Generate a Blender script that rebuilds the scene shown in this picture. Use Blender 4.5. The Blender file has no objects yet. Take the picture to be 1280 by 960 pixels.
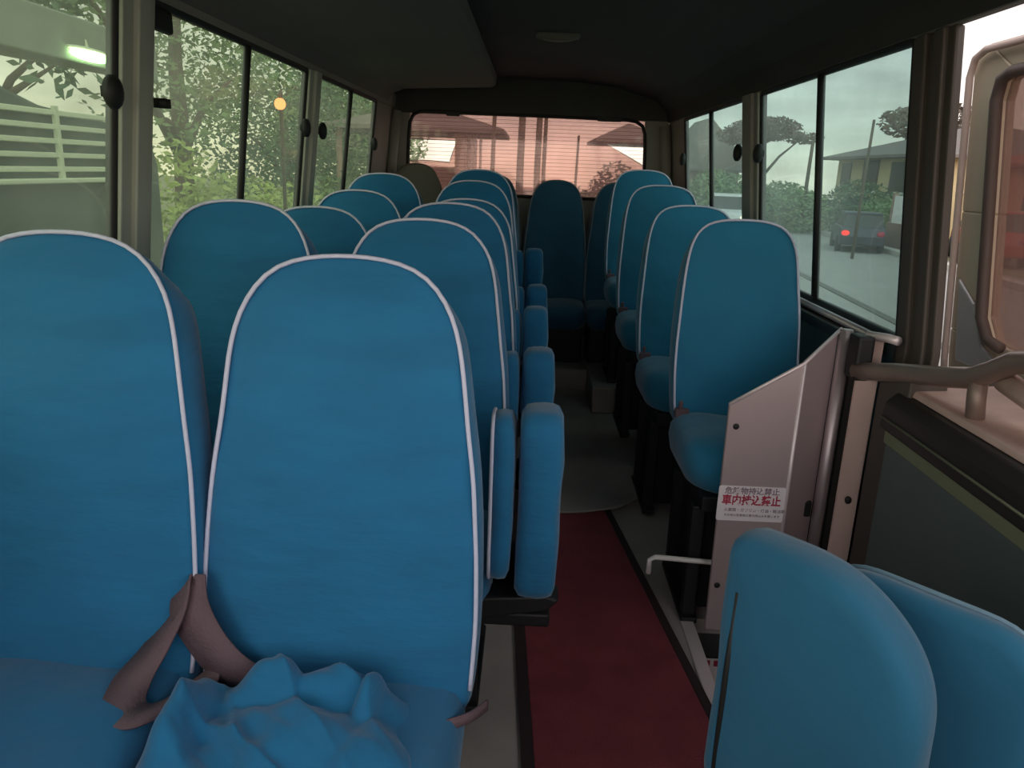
import bpy, math, random
from mathutils import Vector, Matrix, noise
random.seed(7)
C = bpy.context.scene.collection
PI = math.pi
sc = bpy.context.scene

# ------------------------------------------------------------------ materials
def srgb(r, g, b):
    f = lambda c: (c/255/12.92) if c/255 <= .04045 else ((c/255+.055)/1.055)**2.4
    return (f(r), f(g), f(b), 1)

def mat(name, col, rough=.8, metal=0., vary=.12, scale=8., bump=0., bscale=60., stretch=(1, 1, 1), sheen=0., spec=.5):
    m = bpy.data.materials.new(name); m.use_nodes = True
    nt = m.node_tree; N = nt.nodes; L = nt.links
    b = N['Principled BSDF']
    b.inputs['Roughness'].default_value = rough
    b.inputs['Metallic'].default_value = metal
    b.inputs['Specular IOR Level'].default_value = spec
    if sheen:
        b.inputs['Sheen Weight'].default_value = sheen
        b.inputs['Sheen Roughness'].default_value = .5
    tc = N.new('ShaderNodeTexCoord'); mp = N.new('ShaderNodeMapping')
    mp.inputs['Scale'].default_value = stretch
    L.new(tc.outputs['Object'], mp.inputs['Vector'])
    nz = N.new('ShaderNodeTexNoise'); nz.inputs['Scale'].default_value = scale; nz.inputs['Detail'].default_value = 4
    L.new(mp.outputs[0], nz.inputs['Vector'])
    rp = N.new('ShaderNodeMix'); rp.data_type = 'RGBA'
    rp.inputs[6].default_value = tuple(c*(1-vary) for c in col[:3])+(1,)
    rp.inputs[7].default_value = tuple(min(1, c*(1+vary)) for c in col[:3])+(1,)
    L.new(nz.outputs['Fac'], rp.inputs[0]); L.new(rp.outputs[2], b.inputs['Base Color'])
    if bump:
        n2 = N.new('ShaderNodeTexNoise'); n2.inputs['Scale'].default_value = bscale; n2.inputs['Detail'].default_value = 3
        L.new(mp.outputs[0], n2.inputs['Vector'])
        bp = N.new('ShaderNodeBump'); bp.inputs['Strength'].default_value = bump; bp.inputs['Distance'].default_value = .01
        L.new(n2.outputs['Fac'], bp.inputs['Height']); L.new(bp.outputs[0], b.inputs['Normal'])
    return m

def glass(name, tint, dust, dustcol, gloss=.06, wires=False):
    m = bpy.data.materials.new(name); m.use_nodes = True
    nt = m.node_tree; N = nt.nodes; L = nt.links
    N.remove(N['Principled BSDF']); out = N['Material Output']
    t = N.new('ShaderNodeBsdfTransparent'); t.inputs[0].default_value = tint+(1,)
    d = N.new('ShaderNodeBsdfDiffuse'); d.inputs[0].default_value = dustcol+(1,)
    tl = N.new('ShaderNodeBsdfTranslucent'); tl.inputs[0].default_value = dustcol+(1,)
    ad = N.new('ShaderNodeMixShader'); ad.inputs[0].default_value = .6
    L.new(d.outputs[0], ad.inputs[1]); L.new(tl.outputs[0], ad.inputs[2])
    tc = N.new('ShaderNodeTexCoord'); nz = N.new('ShaderNodeTexNoise'); nz.inputs['Scale'].default_value = 3.; nz.inputs['Detail'].default_value = 6
    L.new(tc.outputs['Object'], nz.inputs['Vector'])
    mr = N.new('ShaderNodeMapRange'); mr.inputs[1].default_value = .3; mr.inputs[2].default_value = .7
    mr.inputs[3].default_value = dust*.6; mr.inputs[4].default_value = dust*1.4
    L.new(nz.outputs['Fac'], mr.inputs[0])
    mx = N.new('ShaderNodeMixShader'); L.new(mr.outputs[0], mx.inputs[0]); L.new(t.outputs[0], mx.inputs[1]); L.new(ad.outputs[0], mx.inputs[2])
    g = N.new('ShaderNodeBsdfGlossy'); g.inputs['Roughness'].default_value = .05
    mg = N.new('ShaderNodeMixShader'); mg.inputs[0].default_value = gloss
    L.new(mx.outputs[0], mg.inputs[1]); L.new(g.outputs[0], mg.inputs[2]); L.new(mg.outputs[0], out.inputs[0])
    return m

def emit(name, col, s):
    m = bpy.data.materials.new(name); m.use_nodes = True
    nt = m.node_tree; N = nt.nodes
    N.remove(N['Principled BSDF'])
    e = N.new('ShaderNodeEmission'); e.inputs[0].default_value = col+(1,); e.inputs[1].default_value = s
    nt.links.new(e.outputs[0], N['Material Output'].inputs[0]); return m

BLUE = mat('blue_cover', (.006, .150, .315, 1), 0.85, vary=.24, scale=5, bump=.45, bscale=12, stretch=(1, 1, 3.2), sheen=.25)
BLUESHADED = mat('navy_cover', (.012, .085, .15, 1), .85, vary=.2, bump=.3, bscale=14, sheen=.2)  # seat blue darkened for the dim rear, shading put into the colour
BENCHPIPE = mat('navy_piping', srgb(110, 120, 130), .8)
BLUE3 = mat('blue_cover_deep', (.008, .115, .205, 1), .85, vary=.2, scale=5, bump=.3, bscale=18, sheen=.2)  # same fabric as the other seats, foreground shading put into its colour
BLUE2 = mat('blue_cover_teal', (.010, .17, .30, 1), .85, vary=.2, scale=5, bump=.3, bscale=18, sheen=.25)
GREYCOV = mat('grey_brown_cover', srgb(96, 90, 84), .9, vary=.12, bump=.2)
PIPE = mat('white_piping', srgb(205, 208, 228), .7, vary=.06)
BLACK = mat('black_metal', srgb(30, 30, 32), .55, metal=.2, vary=.2)
RUBBER = mat('black_rubber', srgb(26, 27, 25), .6, vary=.15)
PILLAR = mat('pillar_grey', srgb(136, 134, 124), .6, vary=.15, scale=4)
PIL2 = mat('window_pillar', srgb(166, 172, 156), .6, vary=.12, scale=4)  # pillar grey again, its colour lightened and greened for the veil of light
WALLLOW = mat('lower_wall', srgb(62, 74, 74), .6, vary=.12, scale=4)
CEIL = mat('ceiling_dark', srgb(64, 62, 58), .85, vary=.25, scale=2.5)
DUCT = mat('duct_grey', srgb(108, 105, 97), .8, vary=.15, scale=2)
FLOOR = mat('grey_vinyl', srgb(160, 151, 146), .7, vary=.25, scale=5, bump=.2)
MAT = mat('grey_mat', srgb(160, 152, 146), .75, vary=.3, scale=4, bump=.2)
CARPET = mat('red_carpet', srgb(132, 56, 64), .95, vary=.35, scale=7, bump=.6, bscale=180)
CARPETB = mat('carpet_border', srgb(48, 32, 34), .9)
BELT = mat('brown_webbing', srgb(104, 84, 90), .75, vary=.12, bump=.3, bscale=150)
STEEL = mat('brushed_steel', srgb(190, 180, 180), .42, metal=.75, vary=.08, scale=3)
ALU = mat('aluminium_plate', srgb(188, 170, 170), .5, metal=.45, vary=.08, scale=3)
ALUL = mat('aluminium_edge', srgb(225, 212, 212), .4, metal=.4, vary=.05)
PINKTRIM = mat('pale_trim', srgb(205, 178, 168), .6, vary=.12, scale=10)
OLIVE = mat('olive_trim', srgb(118, 122, 98), .6, vary=.12)
DUST = mat('dusty_top', srgb(196, 168, 156), .8, vary=.2, scale=14, bump=.2)
CREAM = mat('cream_paint', srgb(196, 180, 158), .35, vary=.06)
WHITEP = mat('white_paint', srgb(230, 225, 220), .5, vary=.05)
STICK = mat('sticker_white', srgb(236, 228, 230), .5, vary=.03)
STICKRED = mat('sticker_red', srgb(176, 44, 70), .5, vary=.08)
STICKGREY = mat('sticker_print', srgb(140, 118, 130), .6, vary=.05)
GL_L = glass('left_glass', (.79, .88, .75), .17, (.60, .66, .57))
GL_R = glass('right_glass', (.66, .80, .78), .16, (.62, .70, .66))
GL_B = glass('rear_glass', (.97, .95, .94), .03, (.85, .8, .78))
GL_F = glass('tint_film', (.745, .61, .585), .15, (.80, .64, .60), .03)
GL_D = glass('door_glass', (.50, .42, .39), .2, (.45, .32, .29), .08)
# exterior
ASPH = mat('asphalt', srgb(150, 144, 138), .9, vary=.2, scale=1.2)
EARTH = mat('dusty_verge', srgb(128, 124, 96), .95, vary=.25, scale=.8)
LEAF = [mat('leaf_a', srgb(112, 132, 88), .8, vary=.4, scale=1.2), mat('leaf_b', srgb(160, 174, 104), .8, vary=.35, scale=1.5),
        mat('leaf_c', srgb(80, 104, 74), .85, vary=.4, scale=1.2), mat('leaf_d', srgb(104, 92, 82), .85, vary=.3, scale=1.2)]
BARK = mat('bark', srgb(88, 76, 62), .9, vary=.3, scale=6)
WALLH = mat('house_wall', srgb(214, 194, 150), .9, vary=.1, scale=.8)
WALLP = mat('house_wall_pink', srgb(222, 160, 128), .9, vary=.1, scale=.8)
WALLG = mat('house_wall_grey', srgb(150, 124, 110), .9, vary=.12, scale=.8)
ROOFG = mat('roof_grey', srgb(112, 102, 96), .8, vary=.2, scale=3, stretch=(6, 1, 1))
ROOFR = mat('roof_red', srgb(150, 70, 62), .8, vary=.2, scale=3)
DARKW = mat('dark_opening', srgb(60, 56, 52), .4)
CARM = mat('car_paint', srgb(92, 92, 98), .3, metal=.3, vary=.05)
CARW = mat('car_white', srgb(205, 200, 195), .35, vary=.05)
CARR = mat('car_red', srgb(160, 60, 52), .35, vary=.05)
LORRY = mat('kiosk_panel', srgb(62, 70, 62), .7, vary=.15, scale=2)
SLAT = mat('kiosk_slat', srgb(205, 212, 188), .6, vary=.1)
GLOWG = emit('lamp_white_green', (.75, 1, .62), 14)
LAMPO = emit('lamp_orange', (1, .30, .12), 3.2)
LAMPR = emit('tail_red', (1, .04, .03), 3.0)
LAMPY = emit('head_yellow', (1, .85, .5), 4)

# ------------------------------------------------------------------ mesh helpers
class MB:
    def __init__(s): s.v = []; s.f = []
    def add(s, vs, fs):
        o = len(s.v); s.v += [tuple(p) for p in vs]; s.f += [tuple(i+o for i in f) for f in fs]; return s
    def box(s, x0, x1, y0, y1, z0, z1, M=None):
        vs = [Vector((x, y, z)) for x in (x0, x1) for y in (y0, y1) for z in (z0, z1)]
        if M is not None: vs = [M @ p for p in vs]
        return s.add(vs, [(0, 1, 3, 2), (4, 6, 7, 5), (0, 4, 5, 1), (2, 3, 7, 6), (0, 2, 6, 4), (1, 5, 7, 3)])
    def prism(s, pts, fn, d0, d1):
        n = len(pts)
        s.add([fn(a, b, d0) for a, b in pts]+[fn(a, b, d1) for a, b in pts],
              [tuple(range(n)), tuple(range(2*n-1, n-1, -1))]+[(i, i+n, (i+1) % n+n, (i+1) % n) for i in range(n)])
        return s
    def tube(s, path, r, n=8, closed=False):
        P = [Vector(p) for p in path]; m = len(P); rs = r if isinstance(r, (list, tuple)) else [r]*m
        base = len(s.v); up = None
        for i, p in enumerate(P):
            a = P[(i-1) % m] if closed or i > 0 else p; b = P[(i+1) % m] if closed or i < m-1 else p
            t = (b-a).normalized()
            if up is None:
                up = t.cross(Vector((0, 0, 1)));
                if up.length < .1: up = t.cross(Vector((0, 1, 0)))
            up = (up-t*up.dot(t)).normalized(); w = t.cross(up)
            for k in range(n):
                q = p+(up*math.cos(2*PI*k/n)+w*math.sin(2*PI*k/n))*rs[i]; s.v.append(tuple(q))
        for i in range(m if closed else m-1):
            j = (i+1) % m
            for k in range(n):
                k2 = (k+1) % n; s.f.append((base+i*n+k, base+i*n+k2, base+j*n+k2, base+j*n+k))
        if not closed:
            s.f.append(tuple(base+k for k in range(n-1, -1, -1))); s.f.append(tuple(base+(m-1)*n+k for k in range(n)))
        return s
    def rings(s, rows):
        base = len(s.v); n = len(rows[0])
        for r in rows: s.v += [tuple(p) for p in r]
        for i in range(len(rows)-1):
            for k in range(n):
                k2 = (k+1) % n; s.f.append((base+i*n+k, base+i*n+k2, base+(i+1)*n+k2, base+(i+1)*n+k))
        s.f.append(tuple(base+k for k in range(n-1, -1, -1))); s.f.append(tuple(base+(len(rows)-1)*n+k for k in range(n)))
        return s
    def sphere(s, c, r, nu=12, nv=8):
        c = Vector(c); r = Vector(r) if not isinstance(r, (int, float)) else Vector((r, r, r))
        rows = []
        for j in range(1, nv):
            th = PI*j/nv
            rows.append([c+Vector((r.x*math.sin(th)*math.cos(2*PI*k/nu), r.y*math.sin(th)*math.sin(2*PI*k/nu), r.z*math.cos(th))) for k in range(nu)])
        return s.rings(rows)
    def build(s, name, m, parent=None, smooth=False, bevel=0., seg=2):
        me = bpy.data.meshes.new(name); me.from_pydata(s.v, [], s.f); me.validate(); me.update()
        import bmesh
        bm = bmesh.new(); bm.from_mesh(me); bmesh.ops.recalc_face_normals(bm, faces=bm.faces); bm.to_mesh(me); bm.free()
        me.materials.append(m)
        if smooth: me.polygons.foreach_set('use_smooth', [True]*len(me.polygons))
        o = bpy.data.objects.new(name, me); C.objects.link(o)
        if parent: o.parent = parent
        if bevel:
            b = o.modifiers.new('bevel', 'BEVEL'); b.width = bevel; b.segments = seg; b.limit_method = 'ANGLE'
        return o

def thing(name, label, cat, loc=(0, 0, 0), rz=0, group=None):
    o = bpy.data.objects.new(name, None); C.objects.link(o); o.location = loc; o.rotation_euler = (0, 0, rz)
    o['label'] = label; o['category'] = cat
    if group: o['group'] = group
    return o
def tag(o, label, cat, group=None):
    o['label'] = label; o['category'] = cat
    if group: o['group'] = group
    return o
def struct(o): o['kind'] = 'structure'; return o
def dup(root, loc, rz=0, label=None, group=None, scale=None):
    r = root.copy(); C.objects.link(r); r.location = loc; r.rotation_euler = (0, 0, rz)
    if label: r['label'] = label
    if group: r['group'] = group
    if scale: r.scale = scale
    for ch in list(root.children):
        c = ch.copy(); C.objects.link(c); c.parent = r
        for g in list(ch.children):
            d = g.copy(); C.objects.link(d); d.parent = c
    return r

def resample(pts, n):
    L = [0]
    m = len(pts)
    for i in range(m): L.append(L[-1]+math.dist(pts[i], pts[(i+1) % m]))
    out = []; j = 0
    for k in range(n):
        d = L[-1]*k/n
        while L[j+1] < d: j += 1
        t = (d-L[j])/max(1e-9, L[j+1]-L[j]); a = pts[j]; b = pts[(j+1) % m]
        out.append((a[0]+(b[0]-a[0])*t, a[1]+(b[1]-a[1])*t))
    for _ in range(2):
        out = [((out[i-1][0]+2*out[i][0]+out[(i+1) % n][0])/4, (out[i-1][1]+2*out[i][1]+out[(i+1) % n][1])/4) for i in range(n)]
    return out
def slab_rings(outline, fn, prof, c=None):
    """outline: closed (a,b); prof: list of (offset outward (+) or factor tuple, depth)"""
    cx = sum(p[0] for p in outline)/len(outline) if c is None else c[0]
    cy = sum(p[1] for p in outline)/len(outline) if c is None else c[1]
    rows = []
    for off, d in prof:
        row = []
        for a, b in outline:
            da, db = a-cx, b-cy; l = math.hypot(da, db)
            s = off[0] if isinstance(off, tuple) else 1+off/l
            row.append(fn(cx+da*s, cy+db*s, d))
        rows.append(row)
    return rows
def rrect(a0, a1, b0, b1, r, k=6):
    pts = []
    rr = r if isinstance(r, (list, tuple)) else (r, r, r, r)  # corners: a1b1, a0b1, a0b0, a1b0
    for (ca, cb, q, R) in ((a1, b1, 0, rr[0]), (a0, b1, 1, rr[1]), (a0, b0, 2, rr[2]), (a1, b0, 3, rr[3])):
        x = ca-R if ca == a1 else ca+R; y = cb-R if cb == b1 else cb+R
        for i in range(k+1):
            t = (q+i/k)*PI/2; pts.append((x+R*math.cos(t), y+R*math.sin(t)))
    return pts
def wob(p, amp, f, seed):
    n = noise.noise_vector(Vector(p)*f+Vector((seed, seed*1.7, 0)))
    return Vector(p)+n*amp

# ------------------------------------------------------------------ bus shell
XL, XR, T = -1.03, .96, .11
def wl(z): return XL+T*(max(z, .92)-1.2)
def wr(z): return XR-T*(max(z, .92)-1.2)
YF, YR = -.75, 5.6
def wallpiece(mb, side, y0, y1, z0, z1, inset=0.):
    w = (lambda z: wl(z)+inset) if side < 0 else (lambda z: wr(z)-inset)
    o = -.022-inset if side < 0 else .022+inset
    zs = [z0]+([.92] if z0 < .92 < z1 else [])+[z1]
    pts = [(w(z), z) for z in zs]+[(w(z)+o, z) for z in reversed(zs)]
    mb.prism(pts, lambda a, b, d: (a, d, b), y0, y1)
ZT = 1.70; ZTR = 1.662; ZS = .915
w = MB(); wallpiece(w, -1, YF, YR, -.05, ZS); struct(w.build('wall_left', WALLLOW))
w = MB(); wallpiece(w, -1, YF, YR, ZT, 1.80); wallpiece(w, -1, 4.96, YR, ZS, ZT); wallpiece(w, -1, .55, .62, ZS, ZT); wallpiece(w, -1, -.75, -.6, ZS, ZT); struct(w.build('trim_1', PILLAR, bevel=.01))
for n_, (y0, y1) in zip((2, 3), ((1.93, 2.09), (3.48, 3.66))):
    w = MB(); wallpiece(w, -1, y0, y1, ZS, ZT, .01); wallpiece(w, -1, y0+.05, y1-.05, ZS, ZT, .025)
    struct(w.build('trim_%d' % n_, PIL2, bevel=.012))
w = MB(); wallpiece(w, 1, 2.05, YR, -.05, ZS); struct(w.build('wall_right', WALLLOW))
w = MB(); wallpiece(w, 1, YF, YR, ZTR, 1.80); wallpiece(w, 1, -.75, -.6, ZS, ZTR); wallpiece(w, 1, 5.04, YR, ZS, ZTR); struct(w.build('trim_4', PILLAR, bevel=.01))
w = MB(); wallpiece(w, 1, 3.38, 3.62, ZS, ZTR, .01); wallpiece(w, 1, 3.43, 3.57, ZS, ZTR, .025); struct(w.build('trim_5', PILLAR, bevel=.012))
w = MB(); wallpiece(w, 1, 1.86, 2.06, -.35, ZTR, .0); wallpiece(w, 1, 1.89, 1.935, .3, ZTR, .012); w.box(.92, 1.012, 1.80, 1.96, -.39, .87); wallpiece(w, 1, 1.975, 2.02, .3, ZTR, .012)
struct(w.build('trim_6', mat('door_pillar', srgb(78, 70, 64), .6, vary=.15), bevel=.006))

# rear wall with corner pillars
w = MB(); w.box(-1.12, 1.02, 5.6, 5.66, 0, 1.14); 
w.prism([(-1.06, 1.14), (-.9, 1.14), (-.875, 1.69), (-1.0, 1.69)], lambda a, b, d: (a, d, b), 5.6, 5.66)
w.prism([(.775, 1.14), (.97, 1.14), (.91, 1.69), (.75, 1.69)], lambda a, b, d: (a, d, b), 5.6, 5.66)
struct(w.build('wall_rear', PILLAR, bevel=.008))
w = MB(); w.box(-1.05, .95, 5.595, 5.66, 1.674, 1.93); struct(w.build('trim_15', CEIL))
w = MB(); w.tube([(-1.0, 5.5, 1.0), (-.985, 5.5, 1.35), (-.95, 5.5, 1.68)], .035, 10); struct(w.build('trim_7', PILLAR, smooth=True))
w = MB(); w.tube([(.92, 5.5, 1.0), (.905, 5.5, 1.35), (.87, 5.5, 1.64)], .035, 10); struct(w.build('trim_8', PILLAR, smooth=True))

# ceiling and duct
prof = [(-.985, 1.70), (-.97, 1.78), (-.90, 1.86), (-.7, 1.90), (-.2, 1.915), (.25, 1.91), (.55, 1.88), (.8, 1.81), (.88, 1.74), (.905, 1.665)]
w = MB(); w.prism(prof+[(a*1.06, b+.05) for a, b in reversed(prof)], lambda a, b, d: (a, d, b), YF, 5.62); struct(w.build('ceiling', CEIL, smooth=False))
w = MB(); w.prism([(-.975, 1.72), (-.93, 1.775), (-.86, 1.80), (-.30, 1.825), (-.27, 1.84), (-.265, 1.905), (-.8, 1.89), (-.95, 1.80)], lambda a, b, d: (a, d, b), YF, 5.3)
struct(w.build('trim_9', DUCT, bevel=.01))
def vent(x, y, z, label):
    t = thing('ceiling_vent', label, 'vent', (x, y, z), group='round ceiling vents')
    MB().tube([(.085*math.cos(a*PI/8), .085*math.sin(a*PI/8), 0) for a in range(16)], .012, 8, True).build('ring', BLACK, t, True)
    b = MB()
    for k in range(-2, 3): b.box(-math.sqrt(.085**2-(k*.03)**2), math.sqrt(.085**2-(k*.03)**2), k*.03-.009, k*.03+.009, -.005, .003)
    b.build('grille', BLACK, t)
vent(-.04, 2.8, 1.905, 'round black ceiling vent left of the other, beside the pale duct')
vent(.20, 2.78, 1.90, 'round black ceiling vent right of the other, near the roof centre')
t = thing('dome_lamp', 'small dim oval lamp on the dark ceiling midway to the rear window', 'lamp', (.08, 3.75, 1.908))
w = MB(); w.box(-.10, .10, -.05, .05, -.012, .006); w.build('base', DUCT, t, bevel=.01)
w = MB(); w.sphere((0, 0, -.012), (.085, .038, .016)); w.build('cover', mat('lamp_cover', srgb(110, 104, 88), .4), t, True)

w = MB(); w.box(-1.12, 1.05, -.82, -.75, -.05, .85); w.box(-.98, .9, -.82, -.75, 1.74, 1.96); w.box(-1.1, 1.05, -.75, -.45, .0, .82)
struct(w.build('wall_front', RUBBER))
w = MB(); wallpiece(w, 1, -.75, .75, -.05, ZS); struct(w.build('wall_door', WALLLOW))
# floor with step well
w = MB()
w.box(-1.15, .54, YF, 5.65, -.05, 0); w.box(.54, 1.05, 2.12, 5.65, -.05, 0); w.box(.54, 1.05, YF, .6, -.05, 0)
struct(w.build('floor', FLOOR))
w = MB(); w.box(.52, .54, .6, 2.12, -.40, -.05); w.box(.52, 1.05, 2.12, 2.14, -.40, -.05); w.box(.52, 1.05, .6, 2.14, -.42, -.40)
struct(w.build('floor_well', mat('well_dark', srgb(58, 56, 58), .7, vary=.15)))
w = MB(); w.box(.505, .545, .9, 2.16, 0, .008); w.box(.538, .546, .9, 2.12, -.07, .0); w.box(.505, .56, 2.10, 2.16, 0, .008)
o = struct(w.build('trim_10', ALUL, bevel=.003))
# platform raising the rear rows
# window builder
def rows_of(side, ys, zs):
    f = wl if side < 0 else wr
    return f
def window(n, side, y0, y1, z0, z1, div, gl, latches=(), inset=.03):
    f = wl if side < 0 else wr
    s = 1 if side < 0 else -1
    def pt(y, z, d=0.): return (f(z)-s*d, y, z)
    b = MB()
    path = [(y0+.02+.045*(1-math.cos(t)) if False else y, z) for y, z in rrect(y0, y1, z0, z1, .02)]
    b.tube([pt(y, z, .014) for y, z in path], .015, 8, True)
    o = struct(b.build('window_%d' % n, RUBBER, smooth=True))
    g = MB(); pts = rrect(y0, y1, z0, z1, .01)
    g.prism(pts, lambda a, c, d: pt(a, c, d), .008, .012); g.build('pane', gl, o)
    d_ = MB(); 
    for z in (0,): d_.tube([pt(div, z0+.01, .004), pt(div, (z0+z1)/2, .004), pt(div, z1-.01, .004)], .013, 6)
    d_.build('divider_bar', RUBBER, o, True)
    for (ly, lz, *sm) in latches:
        l = MB()
        if not sm: l.sphere(pt(ly, lz, -.02), (.02, .034, .04), 10, 8)
        l.box(*(sorted((f(lz), f(lz)+s*.03))), ly-.018, ly+.018, lz-.012, lz+.012)
        l.build('latch', RUBBER, o, True)
    return o
window(1, -1, .62, 1.93, ZS, ZT, 1.15, GL_L, [(1.87, 1.46)])
o = window(2, -1, 2.09, 3.48, ZS, ZT, 2.77, GL_L, [(2.125, 1.455, 1), (3.43, 1.46)])
b = MB(); b.box(-.995, -.972, 2.09, 2.20, 1.63, 1.688); b.build('curtain_bracket', RUBBER, o, bevel=.01)
window(3, -1, 3.66, 4.96, ZS, ZT, 4.28, GL_L, [(3.70, 1.46), (4.90, 1.44)])
window(4, 1, 2.06, 3.38, ZS, ZTR, 2.69, GL_R, [(3.33, 1.42)])
window(5, 1, 3.62, 5.04, ZS, ZTR, 4.30, GL_R, [(3.66, 1.43), (5.0, 1.42)])
# sill rails (polished line under right windows)
w = MB(); w.tube([(wr(.91)-.02, 2.10, .905), (wr(.91)-.02, 5.0, .905)], .012, 8); struct(w.build('trim_11', STEEL, smooth=True))
w = MB(); w.box(wr(.91)-.05, wr(.91), 2.10, 5.0, .855, .89); struct(w.build('trim_12', RUBBER, bevel=.008))
# rear window
def rpt(a, b, d): return (a, d, b)
rw = [(-.90, 1.14), (.775, 1.14), (.75, 1.675), (-.875, 1.69)]
b = MB(); b.tube([(a, 5.6, c) for a, c in resample(rw, 64)], .012, 8, True); o = struct(b.build('window_6', RUBBER, smooth=True))
b = MB(); b.prism(rw, rpt, 5.625, 5.629); b.build('pane', GL_B, o)
b = MB()
for k in range(20):
    z = 1.175+k*.025; b.box(-.88, .755, 5.6200, 5.6222, z-.0009, z+.0009)
b.build('defroster_lines', mat('heater_line', srgb(110, 70, 62), .6), o)
for x0, x1 in ((-.62, -.53), (.42, .58)):
    b = MB(); b.box(x0, x1, 5.575, 5.60, 1.66, 1.69); b.build('bracket', RUBBER, o)
b = MB(); b.prism([(-.90, 1.14), (.775, 1.14), (.765, 1.375), (.66, 1.43), (.50, 1.512), (.757, 1.512), (.75, 1.675), (-.875, 1.69), (-.885, 1.505), (-.72, 1.503), (-.55, 1.50), (-.585, 1.40), (-.60, 1.355), (-.75, 1.362), (-.892, 1.36)], rpt, 5.6225, 5.6245); fo = b.build('tint_film', GL_F, o)
fo['label'] = 'torn pinkish tint film with a clear gap at each end'
b = MB(); b.tube([(-.885, 5.621, 1.505), (-.72, 5.621, 1.503), (-.55, 5.621, 1.50), (-.585, 5.621, 1.40), (-.60, 5.621, 1.355), (-.75, 5.621, 1.362), (-.885, 5.621, 1.36)], .003, 5); b.tube([(.765, 5.621, 1.375), (.66, 5.621, 1.43), (.50, 5.621, 1.512), (.757, 5.621, 1.512)], .003, 5); b.build('torn_edge', WHITEP, fo)
# ------------------------------------------------------------------ seats
HW = [(.345, .232), (.45, .240), (.52, .242), (.65, .238), (.78, .228), (.88, .214), (.95, .206), (1.0, .200), (1.06, .186), (1.095, .168), (1.125, .146), (1.145, .118), (1.157, .08), (1.163, .035)]
HWR = [(.53, .188), (.60, .196), (.70, .200), (.80, .198), (.90, .192), (1.0, .184), (1.07, .176), (1.12, .165), (1.155, .146), (1.178, .112), (1.189, .05)]
TILT = .2
def back_outline(hw, n=88):
    pts = [(x, z) for z, x in hw]+[(-x, z) for z, x in reversed(hw)]
    return resample(pts, n)
def backrest(hw, cover, parent, pipe=PIPE, thick=.10, seed=0., wrinkle=.009):
    ol = back_outline(hw); zc = (hw[0][0]+hw[-1][0])/2
    zb = hw[0][0]
    def fn(a, b, d):
        y = TILT*(b-.6)+d
        q = min(1, max(0, (b-.95)/.17))
        return (a, y, b-d*.75*q*q)
    prof = [((.02,), -.026), ((.25,), -.026), ((.45,), -.024), ((.62,), -.021), ((.78,), -.016), ((.9,), -.009), ((.97,), -.003), ((1.,), 0), (.006, .012), (.011, .035), (.012, .06), (.006, .085), (-.012, thick), ((.6,), thick+.01), ((.05,), thick+.012)]
    rows = slab_rings(ol, fn, prof, (0, zc))
    out = []
    for i, r in enumerate(rows):
        rr = []
        for p in r:
            p = Vector(p)
            if i < 7:
                q = Vector((p.x*2.2, 0, p.z*9+1.2*p.x))
                p.y += wrinkle*noise.noise(q+Vector((seed, 0, seed)))+wrinkle*.7*noise.noise(Vector((p.x*5, seed, p.z*4)))
            rr.append(p)
        out.append(rr)
    b = MB(); b.rings(out); o = b.build('backrest', cover, parent, True)
    pp = [(x, z) for x, z in ol]
    # piping runs up one side, over the top, down the other (open along the bottom)
    pth = [(x, z) for x, z in pp if z > zb+.035]
    # rotate list so that it starts at lower right and goes over the top
    k0 = min(range(len(pth)), key=lambda i: (pth[i][1] if pth[i][0] > 0 else 9))
    pth = pth[k0:]+pth[:k0]
    m = MB(); m.tube([(x*1.002+noise.noise(Vector((x*8, z*8, seed)))*.002, TILT*(z-.6)-.004, z) for x, z in pth], .0042, 6); m.build('piping', pipe, o, True)
    return o
def cushion(parent, cover, hw=.225, y0=-.43, y1=.03, z0=.27, z1=.405, front=.05, seed=0.):
    ol = resample(rrect(-hw, hw, y0, y1, (.04, .04, front+.03, front+.03)), 64)
    def fn(a, b, d): return Vector((a, b, d+.012*noise.noise(Vector((a*6, b*6, seed)))))
    prof = [((.03,), z0), ((.9,), z0), (-.02, z0+.005), (-.003, z0+.03), (.006, (z0+z1)/2), (.002, z1-.035), (-.015, z1-.01), (-.04, z1), ((.6,), z1+.008), ((.3,), z1+.012), ((.03,), z1+.013)]
    b = MB(); b.rings(slab_rings(ol, fn, prof)); return b.build('cushion', cover, parent, True)
def pedestal(parent, hw=.2, dz=0., z=.34):
    b = MB(); b.box(-hw, hw, -.36, -.02, z-.05, z); b.box(-hw, hw, -.03, .03, z-.05, z+.12)
    b.build('seat_frame', BLACK, parent, bevel=.006)
    for sx in (-1, 1):
        l = MB(); l.box(sx*hw-.02, sx*hw+.02, -.34, -.30, -dz, z-.04); l.box(sx*hw-.02, sx*hw+.02, -.06, -.02, -dz, z-.04); l.box(sx*hw-.025, sx*hw+.025, -.36, .0, -dz, -dz+.02)
        l.build('leg', BLACK, parent, bevel=.004)

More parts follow.
